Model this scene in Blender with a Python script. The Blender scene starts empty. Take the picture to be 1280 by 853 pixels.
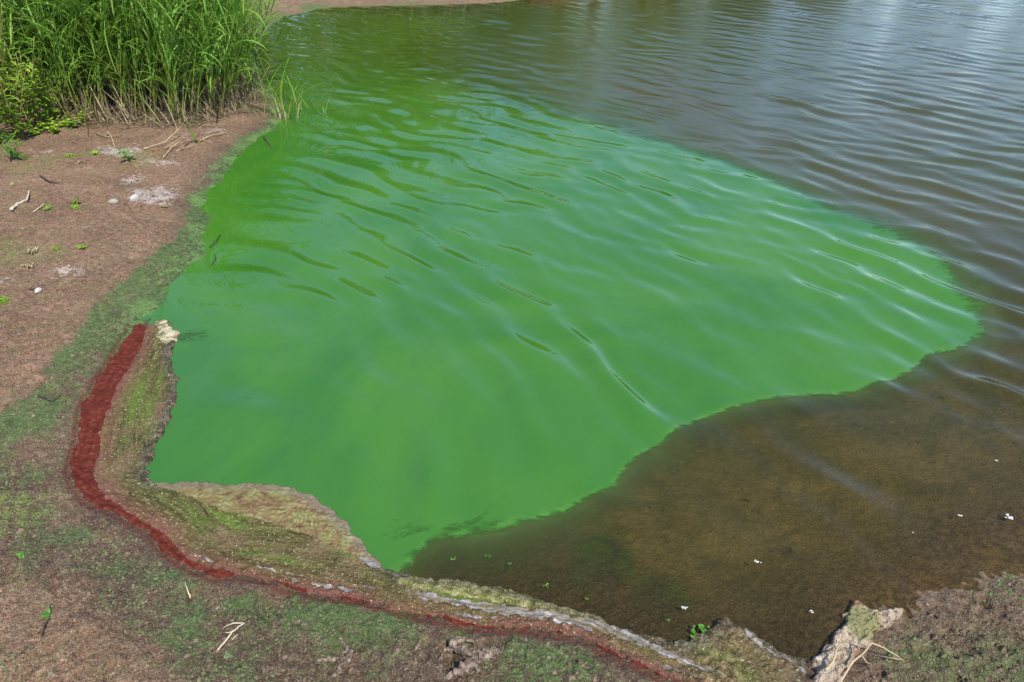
import bpy, math, random
import numpy as np

rng = np.random.default_rng(7)
random.seed(7)
SC = bpy.context.scene
COL = SC.collection
R = math.radians

# ------------------------------------------------------------------ camera
CAM_H, PITCH = 1.75, R(34)
cam = bpy.data.cameras.new('camera'); cam.lens = 24; cam.sensor_width = 36
cam.clip_start = 0.05; cam.clip_end = 2000
camo = bpy.data.objects.new('camera', cam); COL.objects.link(camo)
camo.location = (0, 0, CAM_H); camo.rotation_euler = (R(90) - PITCH, 0, 0)
SC.camera = camo

# ------------------------------------------------------------------ sky and sun
SUN_AZ, SUN_EL = R(152), R(57)            # azimuth clockwise from +Y: behind the camera, to the right
world = bpy.data.worlds.new('World'); SC.world = world; world.use_nodes = True
wn = world.node_tree; wn.nodes.clear()
wo = wn.nodes.new('ShaderNodeOutputWorld'); bg = wn.nodes.new('ShaderNodeBackground')
sky = wn.nodes.new('ShaderNodeTexSky'); sky.sky_type = 'NISHITA'; sky.sun_disc = False
sky.sun_elevation = SUN_EL; sky.sun_rotation = SUN_AZ; sky.air_density = 1.0; sky.dust_density = 0.2; sky.ozone_density = 2.5
bg.inputs[1].default_value = 0.15
wn.links.new(sky.outputs[0], bg.inputs[0]); wn.links.new(bg.outputs[0], wo.inputs[0])
sun = bpy.data.lights.new('sun', 'SUN'); sun.energy = 4.5; sun.angle = R(0.5); sun.color = (1, .95, .87)
suno = bpy.data.objects.new('sun', sun); COL.objects.link(suno)
suno.location = (8, -12, 20)
suno.rotation_euler = (R(90) - SUN_EL, 0, math.pi - SUN_AZ)
SC.view_settings.view_transform = 'Standard'; SC.view_settings.look = 'None'
SC.view_settings.gamma = 1; SC.view_settings.exposure = 0.55

# ------------------------------------------------------------------ helpers: maths
def un(px, py, z=0.0):
    """photo pixel(s) -> ground point at height z"""
    px = np.asarray(px, float); py = np.asarray(py, float)
    xc = (px - 640) / 853.33; yc = (426.5 - py) / 853.33
    dy = yc * math.sin(PITCH) + math.cos(PITCH); dz = yc * math.cos(PITCH) - math.sin(PITCH)
    t = (CAM_H - z) / -dz
    return np.stack([xc * t, dy * t], -1)

def smooth_poly(p, n=2, closed=False):
    p = np.asarray(p, float)
    for _ in range(n):
        a = p if closed else p[:-1]; b = np.roll(p, -1, 0) if closed else p[1:]
        q = np.empty((2 * len(a), 2)); q[0::2] = .75 * a + .25 * b; q[1::2] = .25 * a + .75 * b
        p = q if closed else np.vstack([p[:1], q, p[-1:]])
    return p

def seg_dist(x, y, poly, closed):
    """distance to a polyline and arc length of the nearest point"""
    d2 = np.full(x.shape, 1e18); s = np.zeros(x.shape); acc = 0.0
    n = len(poly)
    for i in range(n if closed else n - 1):
        ax, ay = poly[i]; bx, by = poly[(i + 1) % n]
        ex, ey = bx - ax, by - ay; L2 = ex * ex + ey * ey
        if L2 < 1e-14: continue
        t = np.clip(((x - ax) * ex + (y - ay) * ey) / L2, 0, 1)
        dx = x - ax - t * ex; dy = y - ay - t * ey
        q = dx * dx + dy * dy; m = q < d2; L = math.sqrt(L2)
        d2 = np.where(m, q, d2); s = np.where(m, acc + t * L, s); acc += L
    return np.sqrt(d2), s

def inside(x, y, poly):
    c = np.zeros(x.shape, bool); n = len(poly)
    for i in range(n):
        ax, ay = poly[i]; bx, by = poly[(i + 1) % n]
        if ay == by: continue
        m = ((ay > y) != (by > y)) & (x < (bx - ax) * (y - ay) / (by - ay) + ax)
        c ^= m
    return c

def sdist(x, y, poly):
    """signed distance, positive inside"""
    x = np.asarray(x, float); y = np.asarray(y, float)
    d, _ = seg_dist(x, y, poly, True)
    return np.where(inside(x, y, poly), d, -d)

def sstep(a, b, x):
    t = np.clip((x - a) / (b - a), 0, 1); return t * t * (3 - 2 * t)

def perlin(x, y, seed=0):
    xi = np.floor(x).astype(np.int64); yi = np.floor(y).astype(np.int64); xf = x - xi; yf = y - yi
    def g(ix, iy, fx, fy):
        h = (ix * 374761393 + iy * 668265263 + seed * 974711) & 0xffffffff
        h = ((h ^ (h >> 13)) * 1274126177) & 0xffffffff; h = h ^ (h >> 16)
        a = (h & 0xffff) * (2 * math.pi / 65536)
        return np.cos(a) * fx + np.sin(a) * fy
    u = xf * xf * xf * (xf * (xf * 6 - 15) + 10); v = yf * yf * yf * (yf * (yf * 6 - 15) + 10)
    n00 = g(xi, yi, xf, yf); n10 = g(xi + 1, yi, xf - 1, yf); n01 = g(xi, yi + 1, xf, yf - 1); n11 = g(xi + 1, yi + 1, xf - 1, yf - 1)
    return 1.5 * ((n00 * (1 - u) + n10 * u) * (1 - v) + (n01 * (1 - u) + n11 * u) * v)

def fbm(x, y, o=3, seed=0):
    r = 0; a = 1
    for i in range(o):
        r = r + a * perlin(x, y, seed + i); x = x * 2.03 + 5.1; y = y * 2.03 - 3.7; a *= .5
    return r

# ------------------------------------------------------------------ helpers: objects
def tag(o, label=None, cat=None, group=None, kind=None):
    if label: o['label'] = label
    if cat: o['category'] = cat
    if group: o['group'] = group
    if kind: o['kind'] = kind
    return o

def new_mesh(name, V, F, mats=(), attrs=None, smooth=True):
    me = bpy.data.meshes.new(name)
    V = np.asarray(V, np.float32)
    if isinstance(F, np.ndarray) and F.ndim == 2:
        k = F.shape[1]; nf = len(F)
        me.vertices.add(len(V)); me.vertices.foreach_set('co', V.ravel())
        me.loops.add(nf * k); me.loops.foreach_set('vertex_index', F.astype(np.int32).ravel())
        me.polygons.add(nf); me.polygons.foreach_set('loop_start', np.arange(0, nf * k, k, dtype=np.int32))
        me.update(calc_edges=True)
    else:
        me.from_pydata(V.tolist(), [], [list(map(int, f)) for f in F]); me.update()
    me.polygons.foreach_set('use_smooth', np.full(len(me.polygons), bool(smooth)))
    for k, a in (attrs or {}).items():
        a = np.asarray(a, np.float32)
        if a.ndim == 1:
            at = me.attributes.new(k, 'FLOAT', 'POINT'); at.data.foreach_set('value', a)
        else:
            at = me.attributes.new(k, 'FLOAT_VECTOR', 'POINT'); at.data.foreach_set('vector', a.ravel())
    for m in (mats if isinstance(mats, (list, tuple)) else [mats]): me.materials.append(m)
    return me

def link(name, me, parent=None, loc=None):
    o = bpy.data.objects.new(name, me); COL.objects.link(o)
    if parent: o.parent = parent
    if loc is not None: o.location = loc
    return o

def empty(name, loc=(0, 0, 0), rz=0):
    o = bpy.data.objects.new(name, None); COL.objects.link(o); o.empty_display_size = .1
    o.location = loc; o.rotation_euler = (0, 0, rz); return o

def compact(V, F, attrs):
    used = np.zeros(len(V), bool); used[F.ravel()] = True
    idx = np.cumsum(used) - 1
    return V[used], idx[F], {k: a[used] for k, a in attrs.items()}

def polar(A, Rr):
    """grid of azimuths x radii round the foot of the tripod; only a tessellation"""
    a, r = np.meshgrid(A, Rr); return r * np.sin(a), r * np.cos(a)

def grid_faces(nr, na, wrap=False):
    i = np.arange(nr - 1)[:, None]; j = np.arange(na if wrap else na - 1)[None, :]
    j2 = (j + 1) % na
    return np.stack([i * na + j, i * na + j2, (i + 1) * na + j2, (i + 1) * na + j], -1).reshape(-1, 4)

# tubes and blades -------------------------------------------------
def tube(pts, rad, n=6, cap=True):
    pts = np.asarray(pts, float); m = len(pts); rad = np.broadcast_to(np.asarray(rad, float), (m,))
    T = np.gradient(pts, axis=0); T /= np.linalg.norm(T, axis=1, keepdims=True) + 1e-12
    up = np.array([0, 0, 1.]) if abs(T[0, 2]) < .9 else np.array([1., 0, 0])
    V = []; U = up
    for i in range(m):
        U = U - T[i] * (U @ T[i]); U /= np.linalg.norm(U) + 1e-12; W = np.cross(T[i], U)
        for k in range(n):
            a = 2 * math.pi * k / n; V.append(pts[i] + rad[i] * (math.cos(a) * U + math.sin(a) * W))
    F = [(i * n + k, i * n + (k + 1) % n, (i + 1) * n + (k + 1) % n, (i + 1) * n + k) for i in range(m - 1) for k in range(n)]
    if cap: F += [tuple(range(n - 1, -1, -1)), tuple((m - 1) * n + k for k in range(n))]
    return np.array(V), F

def blade(pts, width, side, fold=.25):
    """a leaf blade: pts centre line, width profile, sideways vector; folded along the midrib"""
    pts = np.asarray(pts, float); m = len(pts); side = np.asarray(side, float)
    T = np.gradient(pts, axis=0); T /= np.linalg.norm(T, axis=1, keepdims=True) + 1e-12
    V = []
    for i in range(m):
        S = side - T[i] * (side @ T[i]); S /= np.linalg.norm(S) + 1e-12; Nn = np.cross(S, T[i])
        w = width[i] / 2
        V += [pts[i] - S * w + Nn * w * fold, pts[i], pts[i] + S * w + Nn * w * fold]
    F = []
    for i in range(m - 1):
        a = 3 * i; b = a + 3
        F += [(a, a + 1, b + 1, b), (a + 1, a + 2, b + 2, b + 1)]
    return np.array(V), F

class MB:
    def __init__(s): s.V = []; s.F = []; s.t = []; s.n = 0
    def add(s, V, F, t=0.0):
        V = np.asarray(V, float); s.V.append(V); s.F += [tuple(i + s.n for i in f) for f in F]
        s.t.append(np.broadcast_to(np.asarray(t, float), (len(V),))); s.n += len(V)
    def mesh(s, name, mat, smooth=True):
        return new_mesh(name, np.vstack(s.V), s.F, [mat], {'tt': np.concatenate(s.t)}, smooth)

# node helper ------------------------------------------------------
class NB:
    def __init__(s, name):
        s.m = bpy.data.materials.new(name); s.m.use_nodes = True; s.t = s.m.node_tree; s.t.nodes.clear()
        s.o = s.t.nodes.new('ShaderNodeOutputMaterial')
    def put(s, inp, v):
        if hasattr(v, 'is_output'): s.t.links.new(v, inp)
        elif v is not None:
            if isinstance(v, (tuple, list)) and len(v) == 3 and inp.type == 'RGBA': v = (*v, 1)
            inp.default_value = v
    def n(s, typ, ins=None, **props):
        nd = s.t.nodes.new('ShaderNode' + typ)
        for k, v in props.items(): setattr(nd, k, v)
        for k, v in (ins or {}).items(): s.put(nd.inputs[k], v)
        return nd
    def attr(s, name, vec=False):
        nd = s.n('Attribute', attribute_name=name); return nd.outputs['Vector' if vec else 'Fac']
    def pos(s): return s.n('TexCoord').outputs['Object']
    def map(s, v, scale=(1, 1, 1), rot=(0, 0, 0)):
        return s.n('Mapping', {'Vector': v, 'Scale': scale, 'Rotation': rot}).outputs[0]
    def noise(s, v, scale, detail=3, rough=.55, dist=0.0):
        return s.n('TexNoise', {'Vector': v, 'Scale': scale, 'Detail': detail, 'Roughness': rough, 'Distortion': dist}).outputs['Fac']
    def vor(s, v, scale, feature='F1', rnd=1.0):
        return s.n('TexVoronoi', {'Vector': v, 'Scale': scale, 'Randomness': rnd}, feature=feature)
    def math(s, op, a, b=None, c=None, clamp=False):
        nd = s.n('Math', operation=op, use_clamp=clamp); s.put(nd.inputs[0], a); s.put(nd.inputs[1], b); s.put(nd.inputs[2], c); return nd.outputs[0]
    def rng(s, v, a, b, c=0.0, d=1.0):
        return s.n('MapRange', {'Value': v, 'From Min': a, 'From Max': b, 'To Min': c, 'To Max': d}, interpolation_type='SMOOTHSTEP').outputs[0]
    def mix(s, f, a, b):
        nd = s.n('Mix', data_type='RGBA'); s.put(nd.inputs[0], f); s.put(nd.inputs[6], a); s.put(nd.inputs[7], b); return nd.outputs[2]
    def ramp(s, f, stops):
        nd = s.n('ValToRGB', {'Fac': f}); cr = nd.color_ramp
        while len(cr.elements) < len(stops): cr.elements.new(.5)
        for e, (p, c) in zip(cr.elements, stops): e.position = p; e.color = (*c, 1)
        return nd.outputs[0]
    def bump(s, h, dist, strength=1.0, normal=None):
        return s.n('Bump', {'Height': h, 'Distance': dist, 'Strength': strength, 'Normal': normal}).outputs[0]
    def pbr(s, col, rough=.6, normal=None, ior=1.45, **kw):
        nd = s.n('BsdfPrincipled', {'Base Color': col, 'Roughness': rough, 'IOR': ior, 'Normal': normal})
        for k, v in kw.items(): s.put(nd.inputs[k], v)
        return nd.outputs[0]
    def out(s, sh): s.t.links.new(sh, s.o.inputs['Surface']); return s.m

# ------------------------------------------------------------------ outlines (photo pixels on the ground plane, then metres)
SHORE_PX = [(640, 1), (600, 4), (520, 7), (430, 8), (390, 12), (350, 22), (330, 40), (322, 65), (325, 95), (345, 125), (356, 150), (345, 160),
            (320, 176), (298, 196), (283, 216), (264, 240), (256, 262), (262, 285), (266, 302), (250, 325), (215, 362), (190, 395), (170, 440),
            (150, 490), (130, 540), (120, 590), (150, 628), (220, 660), (290, 692), (360, 718), (440, 738), (520, 752), (600, 768), (680, 778),
            (740, 794), (800, 816), (860, 838), (900, 834), (950, 838), (1000, 836), (1045, 815), (1085, 785), (1110, 772), (1140, 757), (1180, 741),
            (1225, 722), (1280, 700)]
sp = un(*np.array(SHORE_PX).T)
POND = np.vstack([sp, [(2.1, 1.62), (3.5, 1.7), (6, 1.4), (10, 2.2), (16, 6), (22, 14), (26, 24), (24, 35), (16, 34), (9, 24), (4, 17.2), (1.5, 14.6)]])
POND = smooth_poly(POND, 2, True)

MAT_OUT_PX = [(196, 402), (178, 407), (166, 411), (150, 430), (135, 455), (115, 490), (99, 515), (97, 545), (84, 590), (88, 612), (100, 632), (120, 645),
              (150, 655), (170, 668), (186, 674), (194, 690), (215, 708), (240, 724), (270, 734), (300, 733), (320, 735), (345, 742), (380, 750),
              (420, 755), (440, 758), (480, 770), (520, 780), (560, 788), (600, 796), (640, 794), (680, 799), (710, 802), (738, 808), (746, 820),
              (780, 836), (810, 851), (840, 868), (870, 890)]
MAT_IN_PX = [(196, 402), (212, 399), (222, 410), (231, 418), (222, 430), (216, 438), (221, 456), (226, 480), (224, 503), (213, 530), (197, 565), (187, 592), (190, 600), (225, 602),
             (290, 602), (340, 603), (380, 611), (402, 622), (430, 645), (455, 670), (475, 695), (490, 711), (520, 718), (560, 722), (600, 727), (640, 735),
             (680, 748), (720, 760), (750, 768), (770, 780), (800, 785), (830, 797), (860, 801), (872, 788), (888, 776), (910, 772), (930, 780), (950, 795),
             (980, 812), (1000, 818), (1012, 822), (1016, 845), (1010, 890)]
MAT_OUT = smooth_poly(un(*np.array(MAT_OUT_PX).T), 2); MAT_IN = smooth_poly(un(*np.array(MAT_IN_PX).T), 2)
MAT = np.vstack([MAT_OUT, MAT_IN[::-1]])
MAT2_PX = [(1012, 826), (1020, 812), (1040, 800), (1046, 785), (1055, 756), (1066, 745), (1082, 751), (1098, 765), (1118, 760), (1137, 762), (1130, 771),
           (1106, 789), (1082, 815), (1062, 842), (1048, 880), (1018, 885)]
MAT2 = smooth_poly(un(*np.array(MAT2_PX).T), 2, True)
RIM_IN_PX = [(196, 405), (184, 412), (178, 440), (158, 472), (142, 505), (131, 535), (128, 562), (120, 590), (127, 615), (152, 640), (187, 655), (214, 675),
             (236, 700), (266, 714), (300, 723), (345, 732), (400, 743), (440, 749), (500, 765), (560, 776), (600, 785), (660, 785), (720, 794), (762, 812),
             (802, 832), (845, 858), (880, 885)]
rin = np.array(RIM_IN_PX, float); rin[:, 1] += np.interp(rin[:, 0], [180, 300, 900], [0, 1.5, 2]) * (rin[:, 1] > 660)
RIM = np.vstack([MAT_OUT, smooth_poly(un(*rin.T), 2)[::-1]])
LOBE_PX = [(178, 598), (200, 604), (240, 606), (290, 606), (340, 607), (378, 615), (400, 626), (428, 649), (452, 673), (472, 698), (488, 714), (455, 702),
           (420, 690), (385, 672), (335, 655), (280, 642), (235, 622), (200, 612)]
LOBE = smooth_poly(un(*np.array(LOBE_PX).T), 2, True)
FOAM_PX = [[(500, 740), (530, 744), (560, 751), (640, 761), (720, 774), (780, 789), (830, 813), (880, 838), (908, 856), (885, 852), (850, 833), (790, 807), (730, 789), (660, 776), (612, 772), (585, 764), (550, 759), (520, 750)],
           [(243, 700), (262, 705), (275, 709), (272, 712), (258, 708)],
           [(322, 714), (350, 719), (392, 723), (392, 726), (350, 723), (325, 717)],
           [(384, 730), (405, 733), (445, 741), (447, 746), (420, 741), (392, 736)],
           [(366, 731), (376, 730), (379, 735), (368, 736)],
           [(455, 736), (470, 738), (470, 741), (458, 741)],
           [(182, 611), (193, 610), (194, 612), (184, 613)],
           [(448, 701), (462, 702), (485, 716), (488, 720), (470, 716), (455, 709)],
           [(560, 772), (600, 776), (640, 779), (600, 781), (570, 778)],
           [(925, 790), (933, 788), (946, 808), (975, 822), (1000, 838), (1004, 850), (985, 834), (955, 820), (938, 806)],
           [(800, 826), (830, 834), (870, 852), (900, 868), (870, 858), (830, 842)]]
TIP = smooth_poly(un(*np.array([(186, 404), (200, 399), (214, 400), (211, 410), (228, 415), (230, 423), (214, 430), (200, 431), (196, 424), (203, 414)]).T), 1, True)
FOAM = [smooth_poly(un(*np.array(p).T), 1, True) for p in FOAM_PX]
BLOOM_PX = [(505, 712), (530, 693), (552, 680), (585, 676), (610, 675), (650, 661), (700, 650), (740, 628), (774, 611), (776, 600), (800, 577), (830, 560), (855, 536), (900, 519),
            (960, 503), (1030, 495), (1060, 496), (1100, 486), (1150, 466), (1167, 450), (1200, 443), (1230, 432), (1243, 416), (1245, 398), (1236, 370), (1226, 345),
            (1200, 320), (1160, 296), (1100, 270), (1050, 255), (1000, 230), (960, 214), (900, 193), (850, 175), (800, 150), (740, 105), (720, 60), (740, 25), (700, 8), (560, -4),
            (380, -2), (290, 20), (290, 150), (150, 300), (90, 420), (60, 590), (150, 650), (300, 690), (450, 735)]
BLOOM = smooth_poly(un(*np.array(BLOOM_PX).T), 2, True)

# ------------------------------------------------------------------ terrain
PRINTS = [(340, 757, .045, .02), (124, 660, .02, .012), (152, 672, .016, .010), (36, 250, .06, .02), (125, 240, .06, .025), (165, 262, .05, .02), (22, 470, .05, .02),
          (60, 492, .03, .014), (240, 745, .02, .014), (12, 720, .03, .02), (300, 700, .02, .008), (560, 822, .03, .025), (605, 812, .02, .015), (1195, 800, .04, .015),
          (1240, 760, .03, .012), (1160, 820, .03, .012), (10, 600, .04, .012), (480, 800, .03, .01), (420, 812, .03, .012), (200, 455, .02, .008)]
def land_z(d):
    return 0.13 * (1 - np.exp(-d / .55)) + .02 * np.clip(d, 0, 5) + .05 * np.clip(d - 6, 0, 40)
def water_z(d):
    return -0.10 * d / (1 + .06 * d) - .007 * (1 - np.exp(-d / .03))
def base_z(x, y):
    d = -sdist(x, y, POND)
    z = np.where(d > 0, land_z(np.maximum(d, 0)), water_z(np.maximum(-d, 0)))
    return z, d
def unland(px, py, it=5):
    z = np.zeros(np.shape(px))
    for _ in range(it):
        p = un(px, py, z); z, _ = base_z(p[..., 0], p[..., 1]); z = np.maximum(z, 0)
    return p[..., 0], p[..., 1], z
def L2W(pts):
    a = np.array(pts, float); x, y, z = unland(a[:, 0], a[:, 1]); return np.stack([x, y], -1)

front = [(-20, 158), (40, 150), (75, 150), (105, 158), (140, 152), (165, 158), (200, 160), (240, 160), (275, 149), (290, 142), (306, 133), (316, 115), (312, 90), (300, 60), (292, 40)]
fw = L2W(front)
REED = np.vstack([fw, [(-4.4, 10.6), (-6.2, 10.2), (-7.4, 7.6)]])          # where the reeds stand, left of the bay
da = .0034
A = np.concatenate([np.linspace(-math.pi, R(-60), 50, endpoint=False), np.arange(R(-60), R(60), da), np.linspace(R(60), math.pi, 50, endpoint=False)])
Rr = np.concatenate([np.linspace(.05, .75, 12, endpoint=False), .75 * np.exp(np.arange(0, math.log(9 / .75), da)), 9 * np.exp(np.linspace(.01, math.log(600 / 9), 75))])
X, Y = polar(A, Rr); X = X.ravel(); Y = Y.ravel()
Z, D = base_z(X, Y)
rad = np.hypot(X, Y); near = 1 - sstep(7, 12, rad)
# relief of the mud
land = sstep(-.25, .1, D)
clod = perlin(X / .021 + .5 * perlin(X / .05, Y / .05, 3), Y / .021, 11)
clod2 = 1 - 2 * np.abs(perlin(X / .045, Y / .045, 12))
fine = perlin(X / .0125, Y / .0125, 13)
smoothz = sstep(.0, .35, -D)                                     # the silted bottom is softer
patch = .45 + .55 * sstep(-.3, .35, perlin(X / .33, Y / .33, 21))
Z += near * (1 - .6 * smoothz) * patch * (.0052 * clod + .0038 * fine + .0045 * clod2)
Z += near * .013 * fbm(X / .24, Y / .24, 4, 31) * land
pr_ = random.Random(2)
PRINTS += [(pr_.uniform(-10, 700), pr_.uniform(560, 870), pr_.uniform(.008, .022), pr_.uniform(.005, .011)) for _ in range(110)] + [(pr_.uniform(1090, 1300), pr_.uniform(740, 870), pr_.uniform(.008, .02), pr_.uniform(.005, .011)) for _ in range(40)] + [(pr_.uniform(-10, 200), pr_.uniform(180, 560), pr_.uniform(.015, .04), pr_.uniform(.006, .016)) for _ in range(45)]
Z += .03 * fbm(X / 1.6, Y / 1.6, 2, 41) * sstep(.2, 1.2, np.abs(D))
Z += .008 * fbm(X / .16, Y / .16, 3, 51) * sstep(.05, .5, -D) * near
for (px, py, r, dp) in PRINTS:
    cx, cy, _ = unland(px, py); q = np.hypot(X - cx, (Y - cy) * .8) / r; m = q < 3
    Z[m] += -dp * np.exp(-q[m] ** 2) + dp * .55 * np.exp(-((q[m] - 1.35) / .4) ** 2)
TERR_A, TERR_R, TERR_Z = A, Rr, Z.reshape(len(Rr), len(A))
def ground_at(x, y):
    """height of the finished ground under a point (bilinear on the polar grid)"""
    a = math.atan2(x, y); r = math.hypot(x, y); A_, R_, Zg = TERR_A, TERR_R, TERR_Z
    j = min(max(int(np.searchsorted(A_, a)) - 1, 0), len(A_) - 2); i = min(max(int(np.searchsorted(R_, r)) - 1, 0), len(R_) - 2)
    u = (a - A_[j]) / (A_[j + 1] - A_[j]); v = (r - R_[i]) / (R_[i + 1] - R_[i])
    return float((Zg[i, j] * (1 - u) + Zg[i, j + 1] * u) * (1 - v) + (Zg[i + 1, j] * (1 - u) + Zg[i + 1, j + 1] * u) * v)

def ground_v(x, y):
    a = np.arctan2(x, y); r = np.hypot(x, y); A_, R_, Zg = TERR_A, TERR_R, TERR_Z
    j = np.clip(np.searchsorted(A_, a) - 1, 0, len(A_) - 2); i = np.clip(np.searchsorted(R_, r) - 1, 0, len(R_) - 2)
    u = (a - A_[j]) / (A_[j + 1] - A_[j]); v = (r - R_[i]) / (R_[i + 1] - R_[i])
    return (Zg[i, j] * (1 - u) + Zg[i, j + 1] * u) * (1 - v) + (Zg[i + 1, j] * (1 - u) + Zg[i + 1, j + 1] * u) * v

# stains of the ground
filmA = L2W([(345, 150), (300, 172), (272, 215), (238, 248), (222, 290), (200, 318), (165, 340), (130, 368), (92, 418), (60, 458), (22, 508), (-30, 540), (-30, 600), (90, 625), (200, 690), (300, 690), (300, 400), (330, 250), (380, 160)])
filmB = L2W([(-30, 590), (60, 630), (110, 655), (180, 676), (250, 732), (400, 756), (600, 796), (740, 812), (860, 885), (230, 890), (150, 800), (90, 745), (-30, 715)])
filmC = L2W([(1050, 890), (1085, 822), (1140, 776), (1200, 748), (1290, 735), (1330, 890)])
rimB = MAT_OUT
def soft(poly, w):
    return sstep(-w, w, sdist(X, Y, poly) + .05 * fbm(X / .22, Y / .22, 4, 201))
fA = soft(filmA, .05); fB = soft(filmB, .08); fC = soft(filmC, .06)
dr, _ = seg_dist(X, Y, rimB, False)
edgeA, _ = seg_dist(X, Y, filmA[:12], False)
film = np.maximum.reduce([fA * (.46 + .40 * np.exp(-(edgeA / .16) ** 2)), fB * (.50 + .38 * np.exp(-(dr / .10) ** 2)), fC * .52]) + .22 * fbm(X / .30, Y / .30, 3, 202) * np.maximum.reduce([fA, fB, fC])
film *= sstep(-.15, .0, D) * (1 - sstep(7, 8.5, rad)) + 0
farshore = sstep(7.5, 8.5, rad)
film = film + .55 * np.exp(-(D / .07) ** 2) * sstep(2.4, 2.9, Y) * (1 - farshore) * (X < 0); film = np.clip(film, 0, 1); film = np.maximum(film, farshore * sstep(-.3, -.02, D) * (1 - sstep(.12, .3, D)))
crust = np.zeros_like(X)
for (px, py, rx, ry, a) in [(150, 190, .20, .16, 1), (200, 203, .25, .10, .7), (190, 246, .17, .20, 1), (165, 225, .09, .12, .8), (85, 338, .13, .09, .75), (265, 163, .16, .2, .6), (55, 193, .10, .12, .6),
                            (225, 172, .2, .15, .5), (0, 345, .1, .1, .5)]:
    cx, cy, _ = unland(px, py); q = ((X - cx) / rx) ** 2 + ((Y - cy) / ry) ** 2; crust = np.maximum(crust, a * np.exp(-q))
wet = 1 - sstep(-.02, .28, D + .05 * perlin(X / .2, Y / .2, 61))
wet = np.maximum(wet, np.clip(.75 * fB * (1 - .5 * sstep(.5, .9, D)) + .5 * fA + .6 * fC, 0, .8))
cx, cy, _ = unland(8, 640); q = np.hypot((X - cx) / .16, (Y - cy) / .17); mossy = np.exp(-q ** 2)
verd = np.maximum(.8 * mossy, .55 * sstep(.12, .5, perlin(X / .5, Y / .5, 71)) * (1 - fA) * (1 - fB) * sstep(3.3, 4.3, rad) * (1 - farshore))
silt = sstep(.02, .5, -D)
litter = sstep(-.10, .12, sdist(X, Y, REED))
alg = np.zeros_like(X)
for (px, py, rx, ry, a) in [(755, 690, .10, .12, 1), (830, 745, .10, .14, .7), (700, 715, .14, .08, .6), (600, 690, .2, .1, .6), (1235, 728, .08, .03, .8)]:
    cx, cy = un(px, py); alg = np.maximum(alg, a * np.exp(-((X - cx) / rx) ** 2 - ((Y - cy) / ry) ** 2))
grassy = sstep(1.6, 3.2, D) * farshore
redst = np.exp(-dr / .011)
margin = np.exp(-(D / .16) ** 2) * sstep(.75, 1.05, X) * (1 - sstep(4, 6, Y))
fringe = np.exp(-((D - .05) / .09) ** 2) * sstep(2.3, 2.9, Y) * (1 - farshore) * (X < 0) * np.clip(.62 + .75 * fbm(X / .16, Y / .16, 4, 203), 0, 1)

b = NB('mud_ground'); P = b.pos()
n1 = b.noise(P, 3.2, 5, .6); n2 = b.noise(P, 40, 5, .7); n3 = b.noise(P, 170, 3, .65); n4 = b.noise(P, 11, 5, .62)
mix_ = b.math('ADD', b.math('MULTIPLY', n2, .5), b.math('ADD', b.math('MULTIPLY', n1, .22), b.math('MULTIPLY', n3, .28)))
mud = b.ramp(mix_, [(.36, (.060, .034, .022)), (.46, (.175, .102, .062)), (.54, (.265, .160, .100)), (.64, (.41, .28, .19))])
mud = b.mix(b.rng(n4, .45, .65), mud, b.mix(.5, mud, (.19, .15, .075)))
mud = b.mix(b.rng(n3, .60, .67), mud, (.46, .37, .27))
mud = b.mix(b.rng(n3, .40, .33), mud, (.036, .024, .018))
mud = b.mix(b.math('MULTIPLY', b.attr('wet'), .85), mud, b.mix(b.rng(n3, .36, .64), (.034, .026, .019), b.mix(b.rng(n2, .4, .6), (.085, .064, .046), (.145, .108, .080))))
fl = b.attr('film')
pat = b.math('ADD', b.math('MULTIPLY', n4, .8), b.math('MULTIPLY', n2, .7))
fm = b.rng(b.math('ADD', b.math('MULTIPLY', fl, .95), b.math('SUBTRACT', pat, 1.02)), .10, .46)
fcol = b.ramp(b.math('ADD', b.math('MULTIPLY', n2, .5), b.math('MULTIPLY', n3, .5)), [(.36, (.022, .045, .016)), (.47, (.055, .115, .030)), (.56, (.105, .19, .055)), (.66, (.26, .34, .14))])
fcol = b.mix(b.rng(n1, .45, .6), fcol, b.mix(.45, fcol, (.085, .17, .045)))
col = b.mix(b.math('MULTIPLY', fm, .72), mud, fcol)
cr = b.rng(b.math('ADD', b.attr('crust'), b.math('MULTIPLY', b.math('SUBTRACT', b.math('ADD', b.math('MULTIPLY', n2, .4), b.math('ADD', b.math('MULTIPLY', n3, .25), b.math('MULTIPLY', n4, .35))), .5), 4.5)), .45, 1.0)
col = b.mix(b.math('MULTIPLY', cr, .9), col, b.mix(b.rng(n3, .35, .65), (.30, .22, .18), (.62, .54, .49)))
vd = b.rng(b.math('ADD', b.attr('verd'), b.math('MULTIPLY', b.math('SUBTRACT', b.noise(P, 30, 5, .75), .55), 2.6)), .25, .75)
col = b.mix(b.math('MULTIPLY', vd, b.math('MULTIPLY', b.rng(b.attr('verd'), .05, .4), .75)), col, b.mix(b.rng(n3, .4, .6), (.09, .13, .03), (.26, .30, .08)))
col = b.mix(b.math('MULTIPLY', b.attr('litter'), .85), col, b.mix(b.rng(n2, .4, .6), (.035, .026, .016), (.15, .11, .065)))
bott = b.mix(b.rng(b.noise(P, 5, 8, .72, .5), .36, .64), (.13, .112, .046), (.25, .195, .095))
bott = b.mix(b.math('MULTIPLY', b.rng(b.noise(b.map(P, (1, 1.6, 1)), 19, 8, .78, .4), .50, .68), .6), bott, (.36, .275, .145))
bott = b.mix(b.rng(b.noise(b.map(P, (1.4, 1, 1)), 22, 8, .78, .5), .43, .35), bott, (.055, .045, .024))
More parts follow.
